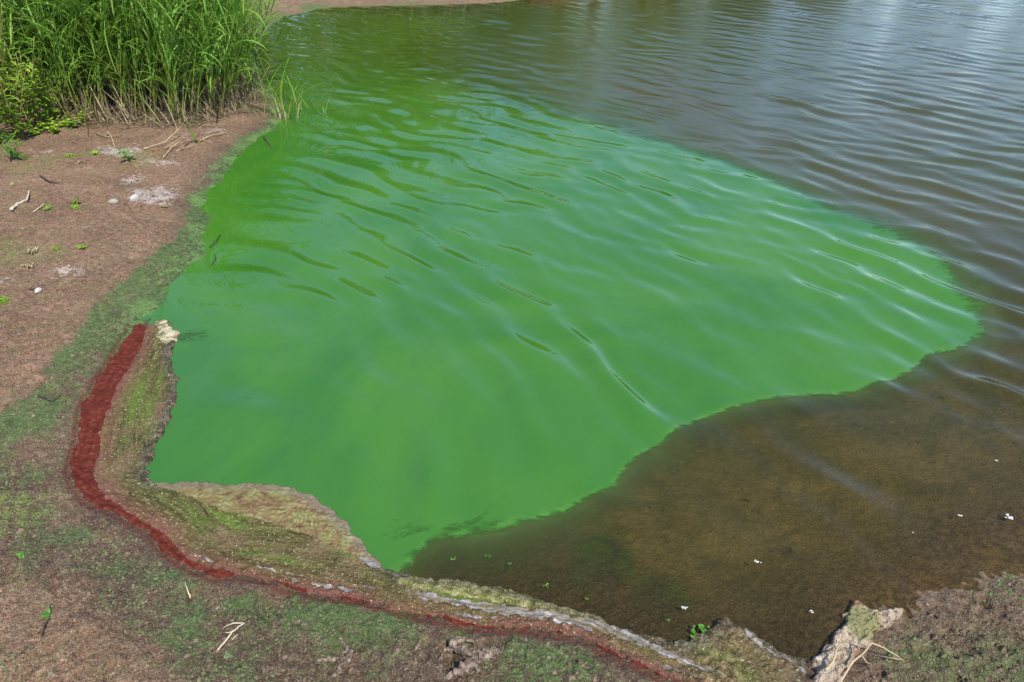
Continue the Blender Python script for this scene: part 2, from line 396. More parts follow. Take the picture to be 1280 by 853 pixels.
bott = b.mix(b.math('MULTIPLY', b.rng(b.math('ADD', b.attr('alg'), b.math('SUBTRACT', n4, .5)), .15, .6), .85), bott, b.mix(b.rng(n4, .4, .6), (.03, .055, .035), (.06, .15, .035)))
col = b.mix(b.math('MULTIPLY', b.rng(b.math('ADD', b.attr('redst'), b.math('MULTIPLY', b.math('SUBTRACT', n2, .5), 2.4)), .35, .8), .75), col, b.mix(n3, (.075, .018, .012), (.15, .045, .028)))
col = b.mix(b.math('MULTIPLY', b.rng(b.math('ADD', b.attr('fringe'), b.math('MULTIPLY', b.math('SUBTRACT', n2, .5), 1.8)), .3, .8), .8), col, b.mix(b.rng(n3, .38, .62), (.075, .16, .04), (.20, .32, .10)))
col = b.mix(b.attr('silt'), col, bott)
col = b.mix(b.math('MULTIPLY', b.attr('margin'), .8), col, b.mix(b.rng(n2, .38, .62), (.14, .092, .058), (.26, .18, .115)))
col = b.mix(b.attr('sand'), col, b.mix(b.rng(n4, .4, .6), (.16, .105, .065), (.25, .17, .11)))
col = b.mix(b.attr('grassy'), col, b.mix(b.rng(n4, .35, .65), (.05, .09, .02), (.14, .19, .05)))
rough = b.mix(b.attr('wet'), (.95, .95, .95), (.55, .55, .55))
hb = b.math('ADD', b.math('MULTIPLY', n3, .55), n2)
b.out(b.pbr(col, b.math('MULTIPLY', rough, 1.0), b.bump(hb, .020, 1.0), 1.3))
M_mud = b.m

F = grid_faces(len(Rr), len(A), True)

sand = farshore * sstep(.1, .3, D)
me = new_mesh('ground', np.stack([X, Y, Z], -1), F, [M_mud], dict(film=film, wet=wet * (1 - farshore * .6), crust=crust, verd=verd, silt=silt, sand=sand, litter=litter, alg=alg, grassy=grassy, redst=redst, margin=margin, fringe=fringe))
tag(link('ground', me), 'brown mud bank and pond bed with green algae stains', None, None, 'structure')

# ------------------------------------------------------------------ water
wr = np.random.default_rng(3)
CD = R(-50)                                                        # crests run this way; waves come from the upper right
un_, vn_ = np.array([-math.sin(CD), math.cos(CD)]), np.array([math.cos(CD), math.sin(CD)])
WAVES = []
for lam, amp, spread, cnt in [(.48, 1.3, 8, 3), (.31, 1.9, 7, 4), (.235, 2.2, 8, 6), (.17, .95, 13, 6), (.115, .42, 22, 7)]:
    for _ in range(cnt):
        l = lam * wr.uniform(.86, 1.16); th = R(wr.normal(0, spread)); WAVES.append((2 * math.pi / l * math.cos(th), 2 * math.pi / l * math.sin(th), amp * wr.uniform(.6, 1.2) / math.sqrt(cnt) * 1e-3, wr.uniform(0, 6.28)))
def wave(x, y):
    # crests bend round towards the left shore
    bend = .55 * np.exp(-((x + .9) / 1.2) ** 2) * np.exp(-((y - 2.2) / 1.5) ** 2)
    u = x * un_[0] + y * un_[1]; v = x * vn_[0] + y * vn_[1]
    u = u + .10 * perlin(x / .9, y / .9, 81) + .05 * perlin(x / .35, y / .35, 82) + bend * v * .5
    h = np.zeros_like(x)
    g1 = .7 + .6 * perlin(x / .8, y / .8, 84)
    open_ = sstep(1.6, 4.0, .55 * x + .8 * y)
    for i, (ku, kv, a, ph) in enumerate(WAVES):
        short = min(1, (math.hypot(ku, kv) / 44) ** 2)
        h += a * np.sin(ku * u + kv * v + ph) * (g1 if i % 2 else 1) * (1 - short * (1 - open_))
    # sharpen the crests a little
    h = h + 55 * h * np.abs(h) * (h > 0)
    d = sdist(x, y, POND)
    calm = 1.0 + 1.5 * (1 - sstep(1.6, 4.2, .25 * x + .95 * y))
    calm = calm * (1 - .12 * np.exp(-((x + 1.0) ** 2 + (y - 2.2) ** 2) / 1.2))
    calm *= .15 + .85 * sstep(.0, .45, d) * (1 - .55 * np.exp(-((x - .9) / .7) ** 2 - ((y - 1.5) / .45) ** 2))
    return h * calm * 1.72, d

da = .0052
A = np.concatenate([np.arange(R(-62), R(62), da), np.linspace(R(62.5), R(100), 26)])
Rw = np.concatenate([.95 * np.exp(np.arange(0, math.log(16 / .95), da)), 16 * np.exp(np.linspace(.012, math.log(60 / 16), 55))])
X, Y = polar(A, Rw); X = X.ravel(); Y = Y.ravel()
H_, d_ = wave(X, Y)
depth = np.maximum(-water_z(np.maximum(d_, 0)), 0)
bd = np.maximum(-sdist(X, Y, BLOOM), 0); susp = np.exp(-bd / .11)
F = grid_faces(len(Rw), len(A))
keep = (d_[F] > -.25).any(1); F = F[keep]
V, F, at = compact(np.stack([X, Y, H_], -1), F, dict(depth=depth, susp=susp, greenish=sstep(6.5, 9.5, Y) * (1 - sstep(-.5, 5.0, X - .12 * (Y - 6)))))
b = NB('pond_water'); P = b.pos()
murk = b.math('MULTIPLY', b.math('MAXIMUM', b.rng(b.attr('depth'), -.03, .24, 0, 1), b.math('MULTIPLY', b.attr('susp'), b.rng(b.noise(P, 5, 4, .6, .6), .3, .6, .75, 1.0))), .97)
n1 = b.noise(P, .9, 3, .5)
mcol = b.mix(b.rng(n1, .35, .65), (.050, .049, .014), (.044, .050, .014))
mcol = b.mix(b.math('MULTIPLY', b.attr('susp'), .55), mcol, (.042, .075, .018))
mcol = b.mix(b.attr('greenish'), mcol, (.040, .062, .012))
rip = b.noise(b.map(P, (1, 2.2, 1), (0, 0, R(40))), 15, 4, .62)
nrm = b.bump(rip, .010, b.rng(b.attr('depth'), .03, .3, .06, .22))
dif = b.n('BsdfDiffuse', {'Color': mcol}).outputs[0]
trn = b.n('BsdfTransparent', {'Color': (.74, .71, .50)}).outputs[0]
body = b.n('MixShader', {0: murk, 1: trn, 2: dif}).outputs[0]
glo = b.n('BsdfGlossy', {'Color': (1, 1, 1), 'Roughness': .02, 'Normal': nrm}).outputs[0]
fr = b.n('Fresnel', {'IOR': 1.333, 'Normal': nrm}).outputs[0]
b.out(b.n('MixShader', {0: fr, 1: body, 2: glo}).outputs[0]); M_water = b.m
tag(link('pond_water', new_mesh('pond_water', V, F, [M_water], at)), 'olive brown pond water rippled by wind, clear over the shallow bottom', None, None, 'structure')

# ------------------------------------------------------------------ the bloom
da = .0040
A = np.arange(R(-58), R(48), da); Rb = 1.1 * np.exp(np.arange(0, math.log(17 / 1.1), da))
X, Y = polar(A, Rb); X = X.ravel(); Y = Y.ravel()
sd = sdist(X, Y, BLOOM)
rag = .035 * fbm(X / .22, Y / .22, 4, 91)
tip = np.exp(-((X - 2.2) ** 2 + (Y - 3.0) ** 2) / .5)
sd2 = sd + rag * .40 + .026 * tip * fbm(X / .07, Y / .045, 4, 93) - .02 * tip
near_edge = sd2
H_, d_ = wave(X, Y)
pd = seg_dist(X, Y, un(*np.array([(1000, 238), (900, 200), (800, 175), (700, 140), (600, 100), (500, 60), (400, 20)]).T), False)[0]
# thickness of the bloom: dense in the bay, thinning out towards the open water
ed = np.minimum(sd2, 3); edo = seg_dist(X, Y, smooth_poly(un(*np.array(BLOOM_PX[:40]).T), 2), False)[0] + sd2 - sd
wfade = .042 + 3.2 * sstep(4.9, 8.5, Y) + .16 * sstep(3.2, 5, Y) + .20 * sstep(2.5, 3.2, Y) * sstep(1.6, 2.3, X)
dens = sstep(0, 1, edo / wfade)
smear = np.exp(-((X + .12) ** 2 / .16 + (Y - 1.42) ** 2 / .03))
smx = perlin((X * .75 + Y * .66) / .16, (-X * .66 + Y * .75) / .05, 95)
dens = dens * (1 - np.clip(1.0 * np.exp(-((X + .16) ** 2 / .05 + (Y - 1.46) ** 2 / .014)) * sstep(-.7, .9, smx), 0, .5))
c9 = un(236, 421); dens = dens * (1 - .6 * np.exp(-((X - c9[0]) / .10) ** 2 - ((Y - c9[1]) / .06) ** 2))
F = grid_faces(len(Rb), len(A))
keep = (near_edge[F] > 0).all(1) & (d_[F] > -.12).any(1); F = F[keep]
V, F, at = compact(np.stack([X, Y, H_ + .0022], -1), F, dict(dens=dens, edge=np.clip(edo, 0, 1), far=sstep(5.0, 9.5, Y)))
b = NB('algae_bloom'); P = b.pos()
n1 = b.noise(P, .9, 5, .6, .8); n2 = b.noise(P, 7, 6, .65, 1.2); st = b.noise(b.map(P, (1, 2.2, 1), (0, 0, R(-50))), 13, 7, .72, 1.4)
bc = b.mix(b.rng(n1, .3, .7), (.028, .120, .013), (.047, .152, .015))
bc = b.mix(b.attr('far'), bc, (.050, .098, .010))
bc = b.mix(b.math('MULTIPLY', b.rng(n2, .5, .75), .25), bc, (.030, .105, .02))
ew = b.rng(b.attr('edge'), .0, .06, 1, 0)
bc = b.mix(b.math('MULTIPLY', ew, b.rng(st, .4, .65)), bc, (.085, .20, .03))
st2 = b.math('ADD', b.math('MULTIPLY', st, .55), b.math('MULTIPLY', b.noise(b.map(P, (1, 3.2, 1), (0, 0, R(40))), 2.6, 5, .65, .8), .45))
al = b.rng(b.math('ADD', b.attr('dens'), b.math('MULTIPLY', b.math('SUBTRACT', st2, .5), b.math('MULTIPLY', b.rng(b.attr('dens'), 1.0, .7), 3.0))), .02, .85)
sh = b.pbr(bc, .035, b.bump(b.noise(b.map(P, (1, 2, 1), (0, 0, R(40))), 9, 2, .5), .002, .25), 1.60)
b.out(b.n('MixShader', {0: al, 1: b.n('BsdfTransparent').outputs[0], 2: sh}).outputs[0])
tag(link('algae_bloom', new_mesh('algae_bloom', V, F, [b.m], at)), 'bright green algae bloom spread over the pond with a ragged edge', 'algae bloom')

# ------------------------------------------------------------------ crust mats on the shore
def mat_colour(b):
    sv = b.attr('sv', True); P = b.pos()
    st = b.noise(b.map(sv, (13, 75, 1)), 1.0, 6, .7, .8); g = b.noise(P, 120, 3, .6); g2 = b.noise(P, 42, 4, .65); br = b.noise(P, 4.5, 3, .5)
    c = b.ramp(st, [(.34, (.030, .030, .009)), (.45, (.068, .062, .017)), (.55, (.115, .098, .030)), (.68, (.23, .20, .08))])
    c = b.mix(b.rng(b.noise(b.map(sv, (2, 16, 1)), 1.0, 3, .5), .48, .62), c, b.mix(g2, (.055, .085, .015), (.15, .20, .035)))
    c = b.mix(b.rng(br, .5, .68), c, b.mix(g2, (.10, .062, .030), (.22, .16, .085)))
    c = b.mix(b.rng(b.math('ADD', b.attr('fuzz'), b.math('SUBTRACT', g2, .5)), .3, .6), c, b.ramp(b.math('ADD', b.math('MULTIPLY', g2, .5), b.math('MULTIPLY', st, .5)), [(.38, (.085, .085, .018)), (.5, (.19, .20, .045)), (.62, (.40, .38, .19))]))
    c = b.mix(b.math('MULTIPLY', b.attr('lump'), b.rng(br, .62, .45)), c, b.ramp(g2, [(.36, (.055, .036, .016)), (.48, (.16, .105, .045)), (.6, (.30, .22, .11))]))
    ew = b.rng(b.attr('din'), .02, .075, 1, 0)
    c = b.mix(b.math('MULTIPLY', ew, .7), c, b.mix(b.rng(g2, .4, .62), (.026, .021, .018), (.15, .12, .095)))
    pk = b.rng(b.attr('rimd'), .0, .085, 1, 0)
    c = b.mix(b.math('MULTIPLY', pk, b.rng(st, .35, .6, .45, .9)), c, (.19, .070, .058))
    c = b.mix(b.rng(g, .62, .69), c, (.42, .39, .20))
    c = b.mix(b.rng(g, .38, .30), c, (.03, .028, .012))
    return c, st, g, g2
b = NB('algae_crust'); c, st, g, g2 = mat_colour(b)
b.out(b.pbr(c, .65, b.bump(b.math('ADD', b.math('ADD', st, g2), g), .010, 1.0), 1.3)); M_crust = b.m
b = NB('red_rim'); sv = b.attr('sv', True); P = b.pos()
st = b.noise(b.map(sv, (7, 90, 1)), 1.0, 4, .6, .5); g2 = b.noise(P, 60, 4, .65)
c = b.ramp(b.math('ADD', b.math('MULTIPLY', st, .35), b.math('MULTIPLY', g2, .65)), [(.30, (.045, .009, .006)), (.47, (.082, .014, .008)), (.56, (.108, .022, .012)), (.70, (.18, .070, .042))])
c = b.mix(b.math('MULTIPLY', b.rng(b.math('ADD', b.rng(b.attr('dout'), .0, .010, .30, 0), b.noise(P, 26, 5, .7)), .62, .85), .75), c, b.mix(g2, (.06, .042, .026), (.16, .115, .07)))
b.out(b.pbr(c, .7, b.bump(g2, .005, .9), 1.25)); M_rim = b.m
b = NB('wrinkled_crust'); sv = b.attr('sv', True); P = b.pos()
wr_ = b.attr('wr'); g2 = b.noise(P, 55, 4, .7); br = b.noise(P, 8, 4, .6)
c = b.ramp(b.math('ADD', b.math('MULTIPLY', wr_, .65), b.math('MULTIPLY', g2, .35)), [(.2, (.070, .038, .018)), (.42, (.15, .10, .040)), (.58, (.16, .145, .05)), (.75, (.20, .22, .08)), (.92, (.34, .36, .19))])
c = b.mix(b.rng(br, .52, .7), c, b.mix(wr_, (.09, .05, .025), (.25, .19, .09)))
ew = b.rng(b.attr('din'), .02, .07, 1, 0)
c = b.mix(b.math('MULTIPLY', ew, .75), c, b.mix(g2, (.05, .04, .03), (.24, .20, .15)))
b.out(b.pbr(c, .5, b.bump(g2, .004, 1.0), 1.4)); M_wrk = b.m
b = NB('dried_foam'); P = b.pos(); sv = b.attr('sv', True)
vv = b.vor(P, 140); st = b.noise(b.map(sv, (8, 80, 1)), 1.0, 4, .6, .4)
c = b.ramp(st, [(.36, (.10, .09, .075)), (.48, (.17, .155, .15)), (.57, (.23, .21, .21)), (.67, (.55, .52, .48))])
c = b.mix(b.rng(b.noise(b.map(sv, (5, 110, 1)), 1.0, 5, .7, .6), .50, .43), c, b.mix(st, (.06, .048, .018), (.22, .17, .075)))
b.out(b.pbr(c, .5, b.bump(vv.outputs['Distance'], .003, .7), 1.3)); M_foam = b.m

b = NB('cream_scum'); P = b.pos(); n = b.noise(P, 30, 5, .65, .6)
c = b.ramp(n, [(.34, (.075, .055, .030)), (.45, (.22, .19, .10)), (.55, (.38, .34, .22)), (.68, (.52, .48, .34))])
b.out(b.pbr(c, .6, b.bump(n, .006, 1.0), 1.3)); M_cream = b.m

def mat_grid(poly, da):
    a = np.arctan2(poly[:, 0], poly[:, 1]); r = np.hypot(poly[:, 0], poly[:, 1])
    A = np.arange(a.min() - .02, a.max() + .02, da); Rm = r.min() * .98 * np.exp(np.arange(0, math.log(r.max() * 1.04 / r.min()), da))
    X, Y = polar(A, Rm); return X.ravel(), Y.ravel(), grid_faces(len(Rm), len(A))

X, Y, F = mat_grid(MAT, .0016)
sd = sdist(X, Y, MAT) + .013 * fbm(X / .06, Y / .06, 4, 101)
keep = (sd[F] > 0).all(1); F = F[keep]
V, F, at = compact(np.stack([X, Y, 0 * X], -1), F, dict(sd=sd)); X, Y, sd = V[:, 0], V[:, 1], at['sd']
dout, s_ = seg_dist(X, Y, MAT_OUT, False); din, _ = seg_dist(X, Y, MAT_IN[12:], False)
rimsd = sdist(X, Y, RIM) + .0065 * fbm(X / .035, Y / .035, 4, 103) + .008 * perlin(s_ / .16, s_ * 0, 104) - .005
tb = ground_v(X, Y)
warp = .35 * perlin(X / .12, Y / .12, 105); lobe = sdist(X, Y, LOBE)
lw = sstep(-.01, .05, lobe)
wrk = 1 - np.abs(perlin((s_ * .5 + warp * .1) / .05, (dout + .06 * perlin(X / .1, Y / .1, 106)) / .022, 107)) * 2
wrk2 = 1 - np.abs(perlin(X / .03 + warp * 3, Y / .018 + 2 * warp, 108)) * 2
fold = .5 + .5 * np.sin(6.283 * (din / .021 + 2.4 * fbm(X / .11, Y / .11, 3, 112)))
wv = np.clip((.42 * fold + .35 * wrk2 + .3 * (perlin(X / .045, Y / .03, 114) + .5)) * (.7 + .5 * perlin(X / .06, Y / .06, 113)) + .12, 0, 1)
gran = perlin(X / .012, Y / .012, 109); gran2 = perlin(X / .026, Y / .026, 110); gl = 1 - 2 * np.abs(perlin(s_ / .11, dout / .016, 111))
rimw = sstep(-.004, .006, rimsd)
lumps = sstep(.34, .50, X) * sstep(1.35, 1.2, Y)
zt = .004 - .002 * rimw + .005 * (1 - np.exp(-sd / .03)) * (1 - .85 * rimw) + .005 * sstep(0, .12, lobe) + .007 * lumps * sstep(0, .08, sd)
zt += (1 - rimw) * (.0024 * gran + .002 * gran2 * (1 + 1.5 * lumps) + .0018 * gl) + .005 * lw * (wv - .4) + rimw * (.0012 * gran2 + .0008 * gran)
zedge = sstep(0, .02, sd)
Zm = (np.maximum(tb, 0) + zt) * zedge - (1 - zedge) * .02 + .004 * zedge
fuzz = sstep(-.02, .02, sdist(X, Y, smooth_poly(un(*np.array([(495, 719), (560, 724), (640, 738), (720, 763), (765, 786), (700, 772), (640, 759), (560, 746), (500, 735)]).T), 2, True)))
Zm += fuzz * .006 * (1 + gran2)
fc = np.stack([X[F].mean(1), Y[F].mean(1)], -1)
part = np.zeros(len(F), int)
part[(sdist(fc[:, 0], fc[:, 1], LOBE) + .006 * fbm(fc[:, 0] / .03, fc[:, 1] / .03, 2, 5)) > 0] = 2
part[rimsd[F].mean(1) > 0] = 1
part[(sdist(fc[:, 0], fc[:, 1], TIP) + .012 * fbm(fc[:, 0] / .03, fc[:, 1] / .03, 3, 6)) > 0] = 3
for k, fp in enumerate(FOAM):
    part[(sdist(fc[:, 0], fc[:, 1], fp) + .008 * fbm(fc[:, 0] / .03, fc[:, 1] / .02, 4, 7)) > .0025] = 10 + k
attrs = dict(sv=np.stack([s_, dout, 0 * s_], -1), din=din, dout=dout, rimd=np.maximum(-rimsd, 0), wr=wv, fuzz=fuzz, lump=lumps)
mroot = empty('algae_mat', (0, 0, 0))
tag(mroot, 'drying olive algae mat with red outer rim and white foam streaks along the shore', 'algae mat')
Vm = np.stack([X, Y, Zm], -1)
for code, nm, mt, lab in [(0, 'olive_crust', M_crust, None), (1, 'red_rim', M_rim, 'dark red dried rim on the landward edge'), (2, 'wrinkled_crust', M_wrk, 'raised wrinkled yellow green lobe beside the bloom'), (3, 'pale_tip', M_cream, 'cream coloured scum at the tip of the mat')] + \
        [(10 + k, 'foam_streak', M_foam, 'white to lilac dried foam streak') for k in range(len(FOAM))]:
    f = F[part == code]
    if not len(f): continue
    v2 = Vm.copy()
    if code >= 10: v2[:, 2] += .0015
    v, f, a = compact(v2, f, attrs)
    tag(link(nm, new_mesh(nm, v, f, [mt], a), mroot), lab)

# pale grains lying on the crust
oct_v = np.array([(1, 0, 0), (0, 1, 0), (-1, 0, 0), (0, -1, 0), (0, 0, 1), (0, 0, -1.)]); oct_f = np.array([(0, 1, 4), (1, 2, 4), (2, 3, 4), (3, 0, 4), (1, 0, 5), (2, 1, 5), (3, 2, 5), (0, 3, 5)])
def scatter_grains(P3, size, seed=1):
    r = np.random.default_rng(seed); n = len(P3)
    s = size * r.uniform(.5, 1.3, (n, 1, 1)) * r.uniform(.6, 1.3, (n, 1, 3)); a = r.uniform(0, 6.28, n); c, s_n = np.cos(a), np.sin(a)
    v = oct_v[None] * s; x = v[..., 0] * c[:, None] - v[..., 1] * s_n[:, None]; y = v[..., 0] * s_n[:, None] + v[..., 1] * c[:, None]
    v = np.stack([x, y, v[..., 2]], -1) + P3[:, None, :]
    return v.reshape(-1, 3), (oct_f[None] + 6 * np.arange(n)[:, None, None]).reshape(-1, 3)
b = NB('pale_grain'); b.out(b.pbr(b.ramp(b.noise(b.pos(), 30, 2), [(.35, (.17, .16, .06)), (.6, (.38, .36, .22))]), .5)); M_grain = b.m
ok = np.where((sd > .02) & (rimsd < -.01) & (rng.random(len(sd)) < .9))[0]
pick = rng.choice(ok, 1100, replace=False)
v, f = scatter_grains(Vm[pick] + [0, 0, .0006], .0017, 2)
tag(link('grains', new_mesh('grains', v, f, [M_grain], smooth=False), mroot), None, None, None, 'stuff')

# crumbs of mud and grit lying on the bank
cr_ = np.random.default_rng(9); n = 24000
pxs = np.concatenate([cr_.uniform(-20, 860, n), cr_.uniform(1080, 1300, 2500)]); pys = np.concatenate([cr_.uniform(200, 880, n) , cr_.uniform(715, 880, 2500)])
cxg, cyg, _ = unland(pxs, pys); dg = -sdist(cxg, cyg, POND); mg = (dg > .02) & (sdist(cxg, cyg, MAT) < -.02) & (sdist(cxg, cyg, MAT2) < -.02)
P3 = np.array([(x, y, ground_at(x, y)) for x, y in zip(cxg[mg], cyg[mg])])
v, f = scatter_grains(P3, .0036 * np.exp(cr_.normal(0, .38, (len(P3), 1, 1))), 5)
b = NB('mud_crumb'); g = b.noise(b.pos(), 45, 4, .7); sp_ = b.noise(b.pos(), 300, 1, .5)
c = b.ramp(g, [(.36, (.035, .024, .017)), (.48, (.11, .078, .054)), (.6, (.20, .145, .10))]); c = b.mix(b.rng(sp_, .66, .72), c, (.34, .28, .21))
c = b.mix(b.math('MULTIPLY', b.rng(b.noise(b.pos(), 5, 3, .6), .5, .6), .6), c, b.mix(g, (.05, .10, .03), (.16, .26, .09)))
b.out(b.pbr(c, .9, None, 1.3))
tag(link('mud_crumbs', new_mesh('mud_crumbs', v, f, [b.m], smooth=False)), 'fine brown mud crumbs and grit scattered over the bank', 'grit', None, 'stuff')

# the pale heap at the right end
X, Y, F = mat_grid(MAT2, .0018)
sd = sdist(X, Y, MAT2) + .018 * fbm(X / .06, Y / .06, 4, 121)
F = F[(sd[F] > 0).all(1)]
V, F, at = compact(np.stack([X, Y, 0 * X], -1), F, dict(sd=sd)); X, Y, sd = V[:, 0], V[:, 1], at['sd']
tb = ground_v(X, Y)
zz = .005 + .012 * (1 - np.exp(-sd / .035)) + .008 * (1 - 2 * np.abs(fbm(X / .07, Y / .07, 3, 122))) * sstep(0, .03, sd) + .0042 * perlin(X / .013, Y / .013, 123)
ze = sstep(0, .015, sd); Zq = (np.maximum(tb, 0) + zz) * ze - .02 * (1 - ze)
c0 = un(1078, 782); q = np.hypot((X - c0[0]) / .055, (Y - c0[1]) / .065); olive = np.exp(-q ** 2)
c1 = un(1074, 826); q = np.hypot((X - c1[0]) / .045, (Y - c1[1]) / .045); redp = .55 * np.exp(-q ** 2)
c2 = un(1062, 750); q = np.hypot((X - c2[0]) / .06, (Y - c2[1]) / .035); brn = np.exp(-q ** 2)
b = NB('pale_scum'); P = b.pos(); n = b.noise(P, 28, 5, .65, .5); g = b.noise(P, 130, 3, .6)
c = b.ramp(n, [(.3, (.24, .17, .12)), (.48, (.40, .31, .22)), (.62, (.48, .40, .31)), (.8, (.64, .59, .52))])
def wob(a): return b.rng(b.math('ADD', b.attr(a), b.math('MULTIPLY', b.math('SUBTRACT', n, .5), .8)), .3, .6)
c = b.mix(wob('olive'), c, b.mix(n, (.13, .13, .045), (.32, .30, .15)))
c = b.mix(wob('redp'), c, (.16, .05, .035)); c = b.mix(wob('brn'), c, b.mix(g, (.16, .08, .035), (.36, .23, .13)))
c = b.mix(b.rng(g, .36, .28), c, (.08, .06, .04))
c = b.mix(b.rng(b.noise(P, 75, 4, .7), .46, .36), c, (.11, .08, .05))
b.out(b.pbr(c, .7, b.bump(b.math('ADD', n, g), .012, 1.0), 1.3))
tag(link('scum_heap', new_mesh('scum_heap', np.stack([X, Y, Zq], -1), F, [b.m], dict(olive=olive, redp=redp, brn=brn))),
    'cream and olive scum heap beached beside the bent dry stalk', 'scum')

# ------------------------------------------------------------------ plant materials
def leaf_mat(name, stops, rnd=.25, trans=.35):
    b = NB(name); t = b.attr('tt'); P = b.pos()
    c = b.ramp(t, stops)
    r = b.n('ObjectInfo').outputs['Random']; nz = b.noise(b.n('NewGeometry').outputs['Position'], 7, 3, .6)
    hs = b.n('HueSaturation', {'Hue': b.rng(nz, .2, .8, .48, .52), 'Value': b.math('ADD', b.rng(r, 0, 1, 1 - rnd, 1 + rnd), b.math('MULTIPLY', b.math('SUBTRACT', nz, .5), .9)), 'Color': c}).outputs[0]
    d = b.pbr(hs, .45, None, 1.4); tr = b.n('BsdfTranslucent', {'Color': hs}).outputs[0]
    b.out(b.n('MixShader', {0: trans, 1: d, 2: tr}).outputs[0]); return b.m
M_reed = leaf_mat('reed_green', [(0, (.32, .24, .13)), (.10, (.28, .26, .09)), (.22, (.26, .34, .055)), (.5, (.16, .30, .03)), (1, (.17, .32, .04))])
M_reedl = leaf_mat('reed_leaf', [(0, (.19, .31, .045)), (.5, (.135, .28, .03)), (1, (.23, .38, .06))])
M_straw = leaf_mat('straw', [(0, (.33, .24, .14)), (1, (.48, .38, .22))], .3, .15)
M_lime = leaf_mat('lime_leaf', [(0, (.13, .25, .02)), (.6, (.23, .39, .03)), (1, (.32, .48, .05))])
M_weed = leaf_mat('weed_leaf', [(0, (.06, .17, .02)), (1, (.13, .30, .04))])
M_redstem = leaf_mat('red_stem', [(0, (.16, .07, .045)), (1, (.18, .17, .05))], .2, .0)
b = NB('dead_wood'); P = b.pos(); n = b.noise(P, 60, 5, .7)
b.out(b.pbr(b.ramp(n, [(.36, (.03, .021, .016)), (.5, (.15, .105, .075)), (.62, (.30, .23, .17))]), .75, b.bump(n, .006, 1))); M_wood = b.m
b = NB('bleached_wood'); n = b.noise(b.pos(), 40, 4, .6)
b.out(b.pbr(b.ramp(n, [(.3, (.33, .25, .17)), (.6, (.55, .46, .34)), (.8, (.66, .60, .50))]), .6, b.bump(n, .002, .8))); M_bleach = b.m
b = NB('dark_twig'); n = b.noise(b.pos(), 50, 4, .6)
b.out(b.pbr(b.ramp(n, [(.3, (.018, .014, .012)), (.7, (.075, .055, .042))]), .6)); M_dark = b.m
b = NB('stone'); n = b.noise(b.pos(), 45, 5, .65); r = b.n('ObjectInfo').outputs['Random']
b.out(b.pbr(b.mix(r, b.ramp(n, [(.3, (.22, .17, .13)), (.7, (.44, .37, .30))]), b.ramp(n, [(.3, (.45, .42, .38)), (.7, (.75, .72, .68))])), .7, b.bump(n, .004, .8))); M_stone = b.m
b = NB('pebble'); n = b.noise(b.pos(), 45, 5, .65)
b.out(b.pbr(b.mix(b.n('ObjectInfo').outputs['Random'], (.11, .08, .058), b.ramp(n, [(.35, (.22, .17, .13)), (.65, (.38, .32, .26))])), .8, b.bump(n, .004, .8))); M_peb = b.m
b = NB('floating_foam'); n = b.noise(b.pos(), 90, 3, .6)
b.out(b.pbr(b.ramp(n, [(.35, (.36, .36, .33)), (.6, (.62, .62, .59))]), .35)); M_fleck = b.m

# ------------------------------------------------------------------ reeds
def reed_proto(seed, h):
    r = random.Random(seed); st = MB(); lf = MB()
    n = 9; lean = r.uniform(.04, .30); la = r.uniform(-.5, .5); dx, dy = math.cos(la), math.sin(la)
    pts = []
    for i in range(n):
        t = i / (n - 1); q = lean * (t ** 1.8) * h * 1.5
        pts.append((dx * q + .006 * math.sin(7 * t + seed), dy * q, h * .86 * t - .03))
    pts = np.array(pts)
    V, F = tube(pts, np.linspace(.0060, .0018, n), 4); st.add(V, F, np.repeat(np.linspace(0, .9, n), 4))
    m = r.randint(7, 9)
    for k in range(m):
        t0 = .28 + .68 * k / (m - 1) + r.uniform(-.04, .04); t0 = min(t0, .97)
        p0 = pts[0] + 0; f = t0 * (n - 1); i = min(int(f), n - 2); p0 = pts[i] + (pts[i + 1] - pts[i]) * (f - i)
        a = (0 if r.random() < .62 else math.pi) + r.uniform(-.9, .9); L = r.uniform(.34, .66) * (.75 + .35 * t0) * h / 1.3
        up = r.uniform(1.0, 1.38); bend = r.uniform(.9, 2.1)
        if r.random() < .12: bend += 1.2
        ns = 8; pp = [np.array(p0)]; ang = up
        for j in range(1, ns):
            stp = L / (ns - 1); pp.append(pp[-1] + stp * np.array([math.cos(ang) * math.cos(a), math.cos(ang) * math.sin(a), math.sin(ang)])); ang -= bend / (ns - 1) * (.4 + 1.2 * j / ns)
        w = r.uniform(.011, .0185) * np.array([.55, .85, 1, 1, .9, .72, .45, .06])
        V, F = blade(pp, w, (-math.sin(a), math.cos(a), .12), .3); lf.add(V, F, np.repeat(np.linspace(0, 1, ns), 3))
    return st, lf
HT = [1.42, 1.3, 1.5, 1.15, 1.36, 1.24, 1.46, 1.05]
PRO = [reed_proto(i * 13 + 5, h) for i, h in enumerate(HT)]
PROM = [(s.mesh('reed_stem', M_reed), l.mesh('reed_leaves', M_reedl)) for s, l in PRO]
mn, mx = REED.min(0), REED.max(0)
pts = []
while len(pts) < 1800:
    c = rng.uniform(mn, mx, (400, 2)); sdv = sdist(c[:, 0], c[:, 1], REED)
    for p, s in zip(c, sdv):
        if s > 0 and rng.random() < (1 if s < .5 else .62): pts.append((p[0], p[1], s))
pts = pts[:1800]
fr_d = seg_dist(np.array([p[0] for p in pts]), np.array([p[1] for p in pts]), fw, False)[0]
order = np.argsort(fr_d)
bulkV, bulkF, bulkT, bV2, bF2, bT2 = [], [], [], [], [], []; n1_ = n2_ = 0
